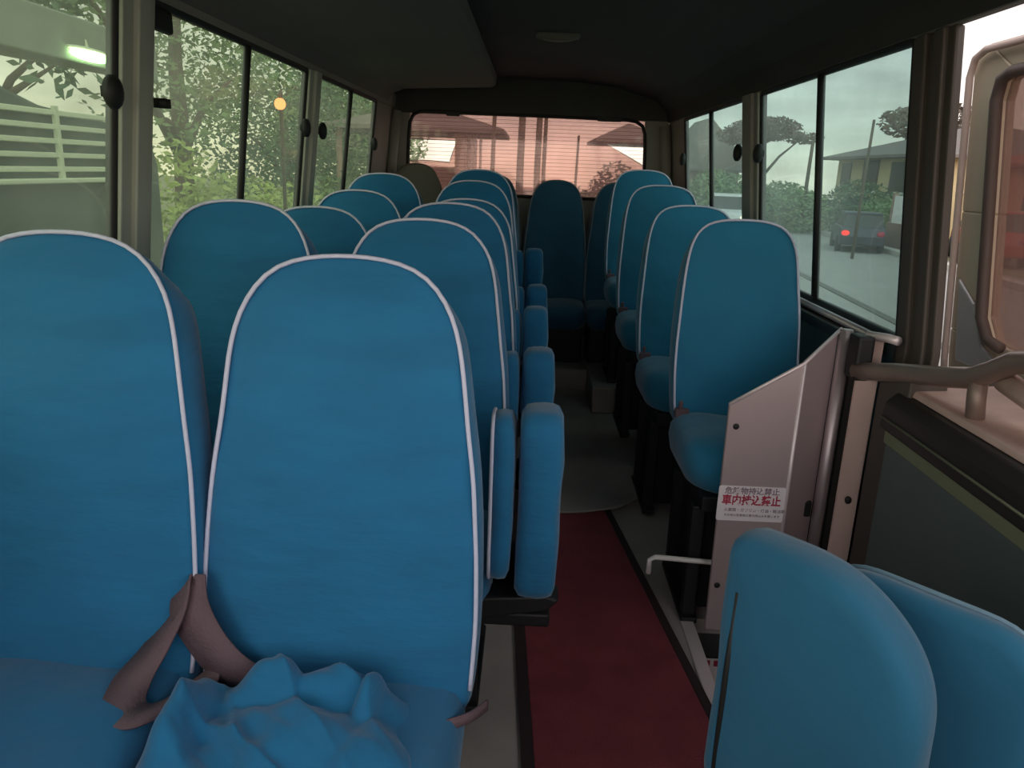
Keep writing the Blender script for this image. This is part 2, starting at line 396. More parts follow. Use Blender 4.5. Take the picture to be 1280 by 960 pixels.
def left_seat(label, loc, seed, cover=BLUE, cov2=BLUE):
    t = thing('passenger_seat', label, 'seat', loc, group='blue covered seats of the left double row')
    backrest(HW, cover, t, seed=seed); cushion(t, cov2, seed=seed); pedestal(t, .18, 0, .28)
    return t
Y0 = [1.25, 1.97, 2.62, 3.29, 3.97, 4.58]
A = [(-.322, 0.0), (-.29, .022), (-.285, .038), (-.285, .028), (-.31, .095), (-.32, .15)]
Wn = [(-.818, .025), (-.785, .052), (-.752, .008), (-.757, .048), (-.775, .115)]
ordn = ['nearest', 'second', 'third', 'fourth', 'fifth', 'sixth']
mats = ['aisle-side', 'window-side']
protos = [left_seat('nearest blue aisle seat on the left, crumpled cover lying on its cushion', (A[0][0], Y0[0], A[0][1]), 3.1),
          left_seat('nearest blue window seat, cut by the left edge of the picture', (Wn[0][0], Y0[0]-.02, Wn[0][1]), 8.7)]
protos[0].scale = (1.03, 1, 1)
for i in range(1, 6):
    dup(protos[1] if i % 2 else protos[0], (A[i][0], Y0[i], A[i][1]), 0, 'blue covered seat on the aisle side of the left double row, %s from the camera' % ordn[i], scale=(1, 1, 1))
for i in range(1, 5):
    dup(protos[0] if i % 2 else protos[1], (Wn[i][0], Y0[i], Wn[i][1]), 0, 'blue covered seat beside the left windows, %s from the camera' % ordn[i], scale=(1, 1, 1))
# plinths that raise the last rows
w = MB(); w.box(-1.12, -.05, 3.55, 4.25, 0, .09); w.box(-1.12, -.05, 4.25, 5.6, 0, .145); w.box(.38, 1.0, 4.2, 5.6, 0, .15); w.box(-.05, .38, 4.62, 5.6, 0, .145)
struct(w.build('floor_step', MAT, bevel=.008))

# right single seats
def right_seat(label, loc, seed):
    t = thing('passenger_seat', label, 'seat', loc, group='blue covered single seats on the right')
    backrest(HWR, BLUE2, t, seed=seed, thick=.09)
    cushion(t, BLUE2, hw=.205, y0=-.36, y1=.03, z0=.42, z1=.565, front=.09, seed=seed)
    pedestal(t, .16, 0, .42)
    b = MB(); b.box(-.195, -.150, -.035, .005, .555, .585); b.box(-.185, -.172, -.03, -.02, .58, .612); b.build('belt_buckle', BELT, t, bevel=.004)
    b = MB(); b.box(-.15, .16, -.30, -.06, .02, .37); b.build('side_box', BLACK, t, bevel=.01)
    return t
R = [(.690, 2.45, 0.), (.672, 3.20, .012), (.655, 3.92, .08), (.655, 4.66, .155)]
rs = right_seat('nearest blue single seat on the right, behind the metal partition', R[0], 5.5)
for i, nm in ((1, 'second from the camera'), (2, 'third from the camera, beside the right pillar'), (3, 'farthest from the camera, near the rear window')):
    dup(rs, R[i], 0, 'blue single seat in the right row, '+nm)
b = MB(); b.tube([(.395, 2.10, .16), (.395, 2.10, .205), (.41, 2.10, .215), (.60, 2.08, .215), (.80, 2.09, .215)], .008, 8)
tag(b.build('foot_bar', WHITEP, smooth=True), 'thin white metal bar bent at one end, under the nearest right seat', 'bar')

# rear bench seats
def bench(label, x, top, cover, pipe, seed, hwf=.86):
    t = thing('bench_seat', label, 'seat', (x, 5.13, top-1.162), group='seats of the rear bench')
    hw = [(z, a*hwf) for z, a in HW]
    backrest(hw, cover, t, pipe, seed=seed); cushion(t, cover, hw=.21, y0=-.40, seed=seed); 
    d = top-1.162
    b = MB(); b.box(-.19, .19, -.34, 0, .145-d, .335); b.build('seat_base', BLACK, t, bevel=.01)
    return t
bench('rear bench seat in a plain grey brown cover, in the left corner', -.775, 1.335, GREYCOV, GREYCOV, 1.2, .80)
bench('dark blue rear bench seat partly hidden behind the farthest left aisle seat', -.28, 1.285, BLUESHADED, BENCHPIPE, 2.2)
bench('dark blue rear bench seat facing straight down the aisle', .155, 1.262, BLUESHADED, BENCHPIPE, 3.2)
bench('dark blue rear bench seat on the right, half hidden behind the farthest single seat', .575, 1.262, BLUESHADED, BENCHPIPE, 4.2)

# folded jump seats along the aisle
def jump_seat(label, loc, group, rz=0, depth=.36, seed=0, cover=BLUE, r=(.30, .035, .04, .08), extra=0., back=None, pipe=PIPE):
    t = thing('folding_seat', label, 'folding seat', loc, rz, group)
    # thick cushion, folded upright: plane y-z, thickness x
    ol = resample(rrect(0, depth, .37, .82, (r[0], r[1], r[2], r[3]), 10), 120)
    def fx(x0):
        def fn(a, b, d): return wob((x0+d, a, b), .005, 7, seed)
        return fn
    b = MB(); b.rings(slab_rings(ol, fx(-.006), [((.03,), .0), ((.5,), 0), (-.02, .002), (-.004, .012), (0., .03), (.002, .055), (0., .074), (-.006, .086), (-.025, .093), ((.5,), .098), ((.03,), .098)])); o = b.build('cushion', cover, t, True)
    ol2 = resample((rrect(*back) if back else rrect(.0, depth-.01, .41, .805, (r[0], .035, .05, .06))), 72)
    b = MB(); b.rings(slab_rings(ol2, fx(-.068-extra), [((.03,), 0), ((.5,), 0), (-.02, .002), (0., .008), (.003, .025), (0, .042), (-.02, .051), ((.5,), .052), ((.03,), .052)])); o = b.build('backrest', cover, t, True)
    m = MB(); m.tube([(-.066-extra, a, c) for a, c in ol2], .0042, 6, True); m.build('piping', pipe, o, True)
    b = MB(); b.prism([(-.13, .30), (.07, .335), (.10, .365), (.07, .375), (-.13, .36)], lambda a, c, d: (a, d, c), .03, .10); b.prism([(-.13, .30), (.07, .335), (.10, .365), (.07, .375), (-.13, .36)], lambda a, c, d: (a, d, c), .25, .31)
    b.box(-.13, .08, .05, .30, .28, .315)
    b.build('hinge_bracket', BLACK, t, bevel=.006)
    return t
JG = 'folded aisle seats beside the left row'
j = jump_seat('folded blue aisle seat standing upright, nearest to the camera above the red carpet', (.0, 1.55, 0), JG, seed=1.)
for i, (x, y, z) in enumerate([(-.003, 2.22, -.02), (-.012, 2.92, -.012), (-.005, 3.53, -.012), (-.022, 4.2, .09)]):
    dup(j, (x, y, z), 0, 'folded blue aisle seat standing upright, %s from the camera' % ordn[i+1])
# folded seat in the right foreground
jump = jump_seat('large folded blue seat in the lower right foreground, two upright slabs by the door', (.365, 1.085, 0), 'folded seats by the door', rz=math.radians(-137), depth=.295, seed=4., cover=BLUE3, r=(.19, .015, .05, .05), extra=.07, back=(.06, .375, .33, .745, (.07, .06, .05, .05)), pipe=mat('dull_piping', srgb(110, 140, 155), .8))
b = MB(); b.box(-.03, .03, .0, .06, 0, .38); b.build('leg', BLACK, jump, bevel=.005)
zip_ = MB(); zip_.tube([(.084, .028, .74), (.086, .026, .6), (.086, .026, .40)], .005, 6); zip_.build('zip_slit', RUBBER, jump.children[0], True)

# ------------------------------------------------------------------ seat belts
def ribbon(mb, path, wid, th=.002):
    P = [Vector(p) for p, _ in path]; W = [Vector(q).normalized()*wid/2 for _, q in path]
    # smooth catmull
    def cm(a, i, t):
        p0, p1, p2, p3 = a[max(i-1, 0)], a[i], a[i+1], a[min(i+2, len(a)-1)]
        return .5*((2*p1)+(p2-p0)*t+(2*p0-5*p1+4*p2-p3)*t*t+(3*p1-p0-3*p2+p3)*t**3)
    rows = []
    for i in range(len(P)-1):
        for k in range(8):
            rows.append((cm(P, i, k/8), cm(W, i, k/8)))
    rows.append((P[-1], W[-1]))
    R = []
    for i, (p, w_) in enumerate(rows):
        t = (rows[min(i+1, len(rows)-1)][0]-rows[max(i-1, 0)][0]).normalized(); n = t.cross(w_).normalized()*th
        R.append([p-w_-n, p+w_-n, p+w_+n, p-w_+n])
    mb.rings(R)
bt = thing('seat_belt', 'dark brown lap belt looped between the two nearest left seats', 'seat belt', (0, 0, 0), group='lap belts on the nearest left row')
b = MB(); ribbon(b, [((-.588, 1.232, .60), (.3, -.9, .1)), ((-.597, 1.205, .555), (.5, -.8, .05)), ((-.63, 1.165, .49), (.8, -.4, .25)), ((-.655, 1.12, .45), (1, .0, .1)), ((-.645, 1.07, .432), (.9, .5, .1)), ((-.60, 1.06, .434), (.4, .9, .1)), ((-.555, 1.12, .436), (.1, 1, .2)), ((-.52, 1.17, .44), (0, .9, .4))], .07); b.build('webbing', BELT, bt, True)
b = MB(); ribbon(b, [((-.584, 1.225, .60), (.9, -.5, .3)), ((-.578, 1.19, .555), (1, .0, .4)), ((-.545, 1.17, .505), (.9, 0, .6)), ((-.51, 1.165, .46), (.75, 0, .7)), ((-.475, 1.17, .425), (.6, 0, .7))], .075); b.build('webbing', BELT, bt, True)
bt2 = thing('seat_belt', 'thin dark strap across the lower right corner of the nearest aisle seat', 'seat belt', (0, 0, 0), group='lap belts on the nearest left row')
b = MB(); ribbon(b, [((-.045, 1.195, .378), (0, .2, 1)), ((-.075, 1.15, .385), (0, .2, 1)), ((-.12, 1.125, .385), (0, .3, 1)), ((-.17, 1.12, .375), (0, .6, 1)), ((-.22, 1.12, .37), (0, .9, .7))], .02); b.build('webbing', BELT, bt2, True)

# ------------------------------------------------------------------ crumpled cover
nx, ny = 90, 64
vs = []; fs = []
for jy in range(ny):
    for ix in range(nx):
        u = ix/(nx-1); v = jy/(ny-1)
        x = -.585+u*.43; y = .90+v*.27
        h = 0
        for k, (cx, cy, rx, ry, a) in enumerate([(-.535, 1.04, .036, .09, .075), (-.40, 1.11, .055, .04, .065), (-.30, 1.12, .08, .04, .055), (-.235, 1.10, .02, .05, .06), (-.33, 1.02, .12, .05, .03), (-.20, 1.0, .07, .05, .03)]):
            h = max(h, a*math.exp(-(abs((x-cx)/rx))**2.6-(abs((y-cy)/ry))**2.6))
        rid = 1-abs(noise.noise(Vector((x*9+y*14, y*5, 3.3))))*2
        h += .030*max(0, rid)*math.sin(PI*min(1, u*1.02))*math.sin(PI*min(1, v*1.02))**.5
        h += .012*noise.noise(Vector((x*22, y*22, 1)))*math.sin(PI*u)
        h += .016*(1-abs(math.sin(x*30+y*24+3*noise.noise(Vector((x*6, y*6, 7.7))))))**3*math.sin(PI*u)*math.sin(PI*v)**.5
        e = min(u, 1-u, v, 1-v)
        vs.append((x+.02*noise.noise(Vector((y*9, u, 0))), y+.02*noise.noise(Vector((x*9, 5, v))), .424-.03+.03*min(1, e*8)+h))
for jy in range(ny-1):
    for ix in range(nx-1):
        a = jy*nx+ix; fs.append((a, a+1, a+nx+1, a+nx))
b = MB(); b.add(vs, fs); o = b.build('seat_cover', BLUE, smooth=True)
s_ = o.modifiers.new('solid', 'SOLIDIFY'); s_.thickness = .004; s_.offset = -1
tag(o, 'crumpled blue cloth cover lying loose on the nearest aisle seat cushion', 'cloth')

# ------------------------------------------------------------------ floor coverings
t = thing('carpet_runner', 'worn red carpet strip with dark edges lying in the aisle', 'carpet', (0, 0, .001))
b = MB(); b.prism([(.085, .95), (.585, .95), (.335, 2.9), (-.02, 2.9)], lambda a, c, d: (a, c, d), 0, .010); b.build('pile', CARPET, t, bevel=.003)
for q in ([(.055, .95), (.085, .95), (-.02, 2.9), (-.05, 2.9)], [(.585, .95), (.61, .95), (.36, 2.9), (.335, 2.9)]):
    b = MB(); b.prism(q, lambda a, c, d: (a, c, d), 0, .011); b.build('edging', CARPETB, t)
b = MB(); b.prism([(-.05, 2.86), (.10, 2.80), (.25, 2.82), (.38, 2.87), (.48, 2.96), (.53, 3.06), (.52, 3.3), (.40, 3.6), (.36, 4.6), (-.05, 4.6)], lambda a, c, d: (a, c, d), .013, .022)
tag(b.build('floor_mat', MAT, bevel=.004), 'dark grey mat with a rounded end over the far end of the red carpet', 'mat')

# ------------------------------------------------------------------ partition by the step well
t = thing('partition', 'bare metal partition plate beside the step well, slanted top, warning sticker on it', 'partition', (0, 0, 0))
b = MB(); b.prism([(.565, .02), (.75, .02), (.747, .845), (.56, .725)], lambda a, c, d: (a, d, c), 2.03, 2.045); b.build('plate', ALU, t, bevel=.004)
M_ = lambda a, c, d: (a, 2.035+(a-.75)*.7+d, c)
b = MB(); b.prism([(.757, .02), (.86, .02), (.86, .925), (.750, .848)], M_, 0, .014); b.build('side_plate', ALU, t, bevel=.003)
b = MB(); b.tube([(.752, 2.032, .03), (.749, 2.032, .845)], .006, 8); b.build('fold_edge', ALUL, t, True)  # bright tube added as the highlight along the crease
b = MB(); b.tube([(.56, 2.032, .722), (.748, 2.032, .845), (.865, 2.11, .93)], .0055, 8); b.build('top_edge', ALUL, t, True)
for z, x in ((.66, .585), (.17, .585)):
    b = MB(); b.sphere((x, 2.03, z), (.009, .006, .009)); b.build('screw', BLACK, t, True)
# posts beside the partition
t = thing('door_post', 'vertical metal door post with a dark groove beside the partition plate', 'post', (0, 0, 0))
b = MB(); b.tube([(.875, 2.10, .0), (.875, 2.10, .93)], .018, 12); b.build('rail', STEEL, t, True)
b = MB(); b.box(.893, .912, 2.08, 2.115, 0, .92); b.build('groove', RUBBER, t)
b = MB(); b.prism([(.905, 2.07), (.95, 2.03), (.96, 2.06), (.92, 2.11)], lambda a, c, d: (a, c, d), .0, .915); b.build('trim_strip', PINKTRIM, t, bevel=.004)
for z in (.83, .45):
    b = MB(); b.sphere((.93, 2.045, z), (.01, .008, .012)); b.build('screw', BLACK, t, True)
# sticker on the partition
def text(body, size, loc, m, parent, align='CENTER', sx=1., bold=0.):
    c = bpy.data.curves.new('lettering', 'FONT'); c.body = body; c.size = size; c.align_x = align; c.align_y = 'CENTER'; c.extrude = .0004; c.offset = bold
    o = bpy.data.objects.new('lettering', c); C.objects.link(o); o.location = loc; o.rotation_euler = (PI/2, 0, 0); o.scale = (sx, 1, 1)
    c.materials.append(m); bpy.context.view_layer.update()
    me = bpy.data.meshes.new_from_object(o.evaluated_get(bpy.context.evaluated_depsgraph_get()))
    if not me.materials: me.materials.append(m)
    q = bpy.data.objects.new('lettering', me); C.objects.link(q); q.location = loc; q.rotation_euler = (PI/2, 0, 0); q.scale = (sx, 1, 1); q.parent = parent
    bpy.data.objects.remove(o); q.name = 'lettering'; return q
t = thing('warning_sticker', 'white sticker with red lettering on the metal partition plate', 'sticker', (.652, 2.028, .432))
b = MB(); b.prism(rrect(-.094, .094, -.053, .053, .006, 3), lambda a, c, d: (a, d, c), -.0008, .0008); b.build('paper', STICK, t)
text('危険物持込禁止', .022, (0, -.0012, .038), STICKGREY, t, bold=.0004)
text('車内持込禁止', .033, (0, -.0012, .009), STICKRED, t, sx=.84, bold=.0009)
text('火薬類・ガソリン・灯油・軽油類', .0115, (.012, -.0012, -.020), STICKGREY, t)
text('その他の危険物の車内持込みを禁じます', .0088, (.006, -.0012, -.036), STICKGREY, t)
# sticker in the step well
t = thing('step_sticker', 'pale sticker with red marks on the side of the step well behind the folded seat', 'sticker', (0, 0, 0))
b = MB(); b.box(.578, .70, 2.108, 2.1105, -.247, -.132); b.build('paper', STICK, t)
for x in (.592, .626, .66):
    b = MB(); b.box(x, x+.022, 2.1065, 2.108, -.158, -.138); b.build('red_mark', STICKRED, t)

# ------------------------------------------------------------------ box under the open side window, rail and door leaf
t = thing('side_box', 'dark panelled box with a dusty brown top, right of the door under the open side', 'box', (0, 0, 0))
b = MB(); b.box(.90, 1.08, .75, 1.83, -.39, .70); b.build('side_panel', mat('box_panel', srgb(84, 95, 94), .6, vary=.12), t, bevel=.004)
b = MB(); b.box(.893, .905, .75, 1.83, .70, .732); b.build('olive_strip', OLIVE, t, bevel=.004)
b = MB(); b.prism([(.885, .735), (.895, .735), (1.08, .735), (1.08, .825), (.915, .825), (.89, .80)], lambda a, c, d: (a, d, c), .75, 1.85); b.build('rubber_edge', mat('box_edge', srgb(40, 36, 32), .5), t, bevel=.006)
b = MB(); b.tube([(.884, .76, .765), (.884, 1.84, .765)], .003, 6); b.build('edge_line', OLIVE, t, True)
b = MB(); b.prism([(.93, .826), (1.16, .835), (1.16, .855), (.935, .842)], lambda a, c, d: (a, d, c), .75, 1.84); b.build('top', DUST, t, bevel=.004)

t = thing('grab_rail', 'thick worn metal grab rail running from the door post over the dusty box', 'rail', (0, 0, 0))
b = MB(); b.tube([(.885, 2.02, .835), (.905, 1.95, .85), (.925, 1.86, .872), (.945, 1.70, .905), (.955, 1.62, .925), (.965, 1.565, .955), (.975, 1.52, .985), (.985, 1.46, 1.0), (.995, 1.3, 1.005), (1.0, 1.0, 1.0)], .024, 12); b.build('tube', mat('worn_rail', srgb(150, 132, 122), .38, metal=.55, vary=.15, scale=12), t, True)
b = MB(); b.tube([(.958, 1.60, .93), (.962, 1.60, .88), (.965, 1.595, .835)], .019, 10); b.build('post', mat('rail_post', srgb(140, 122, 112), .45, metal=.4), t, True)
b = MB(); b.box(.87, .915, 2.0, 2.07, .81, .93); b.build('mount', BLACK, t, bevel=.008)
b = MB(); b.tube([(.905, 2.04, .928), (.945, 2.0, .93), (.955, 1.965, .93)], .012, 10); b.build('clip', ALUL, t, True)
b = MB(); b.tube([(.99, 1.56, .935), (1.0, 1.45, .915), (1.01, 1.2, .89)], .024, 10); b.build('lower_tube', DUST, t, True)

t = thing('bus_door', 'cream painted door leaf with a tinted window, standing open outside the right side', 'door', (0, 0, 0))
DX = 1.27
def dx(z): return DX-.10*(z-1.0)
def dpt(a, c, d): return (dx(c)+d, a, c)
inn = [(.95, .905), (2.05, .905), (2.115, .915), (2.152, .97), (2.182, 1.54), (2.165, 1.59), (2.12, 1.605), (.95, 1.605)]
b = MB()
# frame built as four bands round the window
b.prism([(.95, .45), (2.30, .45), (2.33, .83), (2.33, .905), (.95, .905)], dpt, 0, .04)
b.prism([(2.05, .905), (2.33, .905), (2.325, 1.25), (2.167, 1.25), (2.152, .97), (2.115, .915)], dpt, 0, .04)
b.prism([(2.167, 1.25), (2.325, 1.25), (2.325, 1.62), (2.305, 1.67), (2.26, 1.69), (2.12, 1.605), (2.165, 1.59), (2.182, 1.54)], dpt, 0, .04)
b.prism([(.95, 1.605), (2.12, 1.605), (2.26, 1.69), (.95, 1.69)], dpt, 0, .04)
b.build('frame', CREAM, t, bevel=.012)
b = MB(); b.tube([dpt(a, c, -.012) for a, c in inn[1:7]]+[dpt(.96, 1.605, -.012)], .016, 8); b.build('window_seal', mat('brown_seal', srgb(92, 76, 70), .6), t, True)
b = MB(); b.prism(inn, dpt, .014, .02); b.build('pane', GL_D, t)
b = MB(); b.tube([dpt(a, c, -.018) for a, c in [(2.285, .5), (2.315, .82), (2.312, 1.2), (2.31, 1.61), (2.29, 1.655), (2.24, 1.672), (.96, 1.672)]], .010, 8); b.build('edge_trim', PINKTRIM, t, True)
b = MB(); b.prism([(1.95, .82), (2.27, .82), (2.29, 1.06), (2.20, 1.0), (2.14, .89)], dpt, -.012, 0); b.build('corner_plate', mat('dull_metal', srgb(196, 186, 186), .4, metal=.5), t, bevel=.008)

# ------------------------------------------------------------------ outside
G = -.75
b = MB(); b.box(-60, 60, -30, 90, G-.3, G-.02); struct(b.build('ground', EARTH))
b = MB(); b.prism([(2.2, -20), (9.0, -20), (13.5, 45), (-4.5, 80), (-3.5, 14), (-1.5, 6), (-1.5, -20)], lambda a, c, d: (a, c, d), G-.02, G); struct(b.build('ground_road', ASPH))
b = MB(); b.prism([(8.9, 0), (9.2, 0), (13.0, 45), (12.6, 45)], lambda a, c, d: (a, c, d), G, G+.14); struct(b.build('trim_13', mat('kerb', srgb(176, 170, 160), .9)))
b = MB(); b.prism([(4.6, 0), (4.75, 0), (8.6, 45), (8.4, 45)], lambda a, c, d: (a, c, d), G, G+.015); struct(b.build('trim_14', mat('road_crack', srgb(90, 86, 80), .9)))

def leaves(blobs, n, size, seed):
    rnd = random.Random(seed); b = MB()
    tot = sum(r[0]*r[1]*r[2] for _, r in blobs)
    for c, r in blobs:
        for _ in range(int(n*r[0]*r[1]*r[2]/tot)):
            while True:
                p = Vector((rnd.uniform(-1, 1), rnd.uniform(-1, 1), rnd.uniform(-1, 1)))
                if .25 < p.length < 1: break
            q = Vector((c[0]+p.x*r[0], c[1]+p.y*r[1], c[2]+p.z*r[2]))
            a = Vector((rnd.gauss(0, 1), rnd.gauss(0, 1), rnd.gauss(0, .6))).normalized(); d = a.cross(Vector((rnd.gauss(0, 1), rnd.gauss(0, 1), rnd.gauss(0, 1)))).normalized()
            s = size*rnd.uniform(.6, 1.4)
            b.add([q-a*s, q-d*s*.45, q+a*s, q+d*s*.45], [(0, 1, 2, 3)])
    return b
def tree(name, label, cat, base, blobs, n, size, m, seed, trunk_r=.16, group=None, trunk=True):
    t = thing(name, label, cat, base, group=group)
    leaves(blobs, n, size, seed).build('foliage', m, t)
    if trunk:
        top = max(c[2] for c, r in blobs)
        b = MB(); b.tube([(0, 0, -.05), (.05, .03, top*.4), (.0, .1, top*.75), (.1, .1, top)], [trunk_r*1.3, trunk_r, trunk_r*.7, trunk_r*.3], 8)
        for c, r in blobs[:5]:
            b.tube([(0, .05, top*.45), (c[0]*.5, c[1]*.5, (c[2]+top*.45)*.5+.2), (c[0], c[1], c[2])], [trunk_r*.55, trunk_r*.35, trunk_r*.12], 6)
        b.build('trunk', BARK, t, True)
    return t
TG = 'trees seen through the left windows'
tree('roadside_tree', 'tall loose tree filling the first wide left window', 'tree', (-5.6, 12.5, G), [((0, 0, 4.2), (1.6, 2.4, 1.5)), ((.2, 1.8, 3.4), (1.3, 1.8, 1.0)), ((-.5, -2.0, 4.6), (1.5, 1.8, 1.3)), ((.3, -1, 2.6), (1.0, 1.4, .6))], 5600, .06, LEAF[0], 1, group=TG)
tree('roadside_tree', 'dense dark tree behind the orange lamp on the left', 'tree', (-6.0, 19, G), [((0, 0, 3.6), (1.7, 2.6, 1.6)), ((.3, 2.6, 3.0), (1.5, 2.2, 1.5)), ((0, -2.4, 2.6), (1.4, 2.0, 1.2)), ((0, 0, 1.6), (1.3, 3.0, 1.0))], 8000, .07, LEAF[2], 2, group=TG)
tree('roadside_tree', 'far leafy tree seen through the narrow rear left window', 'tree', (-6.8, 29, G), [((0, 0, 3.8), (2.0, 4.0, 1.8)), ((.3, 4.5, 3.2), (2.0, 3.6, 2.0)), ((0, -3, 2.2), (1.8, 3, 1.6))], 8000, .12, LEAF[0], 3, group=TG)
tree('overhanging_branch', 'leafy branch hanging above the kiosk roof at the upper left', 'branch', (-6.2, 8.6, G), [((0, 0, 4.1), (1.2, 2.0, .9)), ((.6, -1.6, 3.3), (.9, .9, .5)), ((0, -3.0, 4.3), (1.2, 1.6, .7)), ((1.15, -.1, 2.95), (.35, .7, .32)), ((1.0, .3, 3.3), (.3, .5, .5))], 3000, .09, LEAF[2], 4, .12)
tree('hedge', 'bright yellow green hedge beyond the kiosk on the left', 'hedge', (-4.6, 12.2, G), [((0, 0, .9), (.7, 2.2, 1.0)), ((.1, 2.4, .8), (.7, 1.8, .9)), ((-.2, -1.5, 1.3), (.6, 1.2, 1.0))], 6000, .06, LEAF[1], 5, trunk=False)
tree('hedge', 'dull green hedge below the trees farther along the left', 'hedge', (-5.0, 18.5, G), [((0, 0, .8), (.8, 3.0, 1.0)), ((0, 4, .8), (.8, 3, 1.1))], 6000, .075, LEAF[0], 6, trunk=False)

# left kiosk
t = thing('roadside_kiosk', 'pale green kiosk with white slatted front and flat roof, close outside the left window', 'kiosk', (0, 0, 0))
b = MB(); b.prism([(2.2, G), (6.42, G), (6.42, 1.25), (6.30, 1.50), (4.95, 1.60), (4.60, 1.68), (4.50, 1.90), (2.2, 1.95)], lambda a, c, d: (d, a, c), -4.2, -3.05); b.build('body', LORRY, t, bevel=.03)
for k in range(5):
    z = 1.22+k*.085
    b = MB(); b.box(-3.05, -3.0, 2.6, 5.9-k*.05, z-.016, z+.016); b.build('slat', SLAT, t, bevel=.005)
b = MB(); b.box(-3.06, -2.96, 2.6, 6.0, 1.135, 1.165); b.build('counter', SLAT, t, bevel=.008)
for y in (5.0,):
    b = MB(); b.box(-3.02, -2.99, y-.015, y+.015, 1.16, 1.60); b.build('upright', SLAT, t)
b = MB(); b.prism([(-3.20, 1.90), (-3.15, 1.92), (-3.15, 2.21), (-3.25, 2.24), (-4.6, 2.30), (-4.6, 2.1)], lambda a, c, d: (a, d, c), 2.0, 6.75); b.build('roof', mat('kiosk_roof', srgb(118, 126, 114), .7, vary=.1, scale=2), t, bevel=.01)
t = thing('kiosk_lamp', 'glowing white green lamp under the kiosk roof at the upper left', 'lamp', (-3.12, 5.70, 1.975))  # lamp form added for a green light reflected in the window glass
b = MB(); b.sphere((0, 0, 0), (.06, .25, .036), 14, 8); b.build('bulb', GLOWG, t, True)
b = MB(); b.sphere((-.02, 0, .035), (.06, .26, .022), 14, 8); b.tube([(-.02, 0, .04), (-.05, 0, .14)], .012, 6); b.build('shade', SLAT, t, True)
t = thing('street_lamp', 'small glowing orange lamp on a thin pole among the left trees', 'lamp', (-3.75, 11.82, -.268))
b = MB(); b.sphere((0, 0, 2.39), .085, 12, 8); b.build('bulb', LAMPO, t, True)
b = MB(); b.tube([(-.05, .2, G+.26), (-.05, .2, 2.5), (0, .05, 2.56), (0, 0, 2.50)], .03, 6); b.build('pole', BARK, t, True)

# houses
def house(name, label, x0, x1, y0, y1, eave, peak, wm, rm, over=.5, wins=(), facade='x', hip=True):
    t = thing(name, label, 'house', ((x0+x1)/2, (y0+y1)/2, G))
    cx, cy = (x0+x1)/2, (y0+y1)/2
    X0, X1, Y0_, Y1_ = x0-cx, x1-cx, y0-cy, y1-cy; e = eave-G; p = peak-G
    b = MB(); b.box(X0, X1, Y0_, Y1_, 0, e); b.build('walls', wm, t)
    o = over; k = min(X1-X0, Y1_-Y0_)/2 if hip else 0
    b = MB()
    if (X1-X0) > (Y1_-Y0_): r0, r1 = (X0+k, 0, p), (X1-k, 0, p)
    else: r0, r1 = (0, Y0_+k, p), (0, Y1_-k, p)
    c4 = [(X0-o, Y0_-o, e-.1), (X1+o, Y0_-o, e-.1), (X1+o, Y1_+o, e-.1), (X0-o, Y1_+o, e-.1)]
    c4b = [(a, c_, z+.12) for a, c_, z in c4]
    V = c4+c4b+[r0, r1]
    if (X1-X0) > (Y1_-Y0_): F = [(4, 5, 9, 8), (5, 6, 9), (6, 7, 8, 9), (7, 4, 8)]
    else: F = [(4, 5, 8), (5, 6, 9, 8), (6, 7, 9), (7, 4, 8, 9)]
    b.add(V, F+[(0, 3, 2, 1), (0, 1, 5, 4), (1, 2, 6, 5), (2, 3, 7, 6), (3, 0, 4, 7)]); b.build('roof', rm, t)
    for (side, a, z, w_, h_) in wins:
        b = MB(); f = MB()
        if side == 'x': b.box(X0-.06, X0+.02, a-cy-w_/2, a-cy+w_/2, z-G, z-G+h_); f.box(X0-.09, X0, a-cy-w_/2-.1, a-cy+w_/2+.1, z-G-.15, z-G-.02)
        else: b.box(a-cx-w_/2, a-cx+w_/2, Y0_-.06, Y0_+.02, z-G, z-G+h_); f.box(a-cx-w_/2-.1, a-cx+w_/2+.1, Y0_-.09, Y0_, z-G-.15, z-G-.02)
        o_ = b.build('window', DARKW, t); f.build('sill', WHITEP, o_)
    return t
house('house', 'cream two storey house with a grey hip roof seen through the right window', 15.2, 24, 31.5, 40.5, 2.45, 4.0, WALLH, ROOFG, .7,
      [('x', 39.3, 1.2, 1.1, 1.0), ('x', 36.5, 1.0, 1.6, 1.3), ('x', 33.6, 1.0, 1.6, 1.2), ('y', 17.5, 1.2, 1.2, 1.0), ('y', 20.5, 1.2, 1.2, 1.0), ('x', 38, -.5, 1.4, 1.1), ('x', 34.4, -.5, 1.4, 1.1)])
house('house', 'red roofed salmon house seen through the gap beside the open door', 16.5, 25, 21.5, 28.6, 2.1, 3.7, WALLP, ROOFR, .6, [('x', 26.6, .6, .9, .9), ('x', 23.5, .6, .9, .9), ('y', 18.2, .6, 1.0, .9)])
house('house', 'grey thatch coloured house with a steep roof in the rear right window', 8.0, 10.8, 42.5, 50, 1.7, 4.4, WALLG, mat('thatch', srgb(104, 98, 88), .95, vary=.25, scale=3), .6, [('y', 9.6, .2, 1.0, 1.0)])
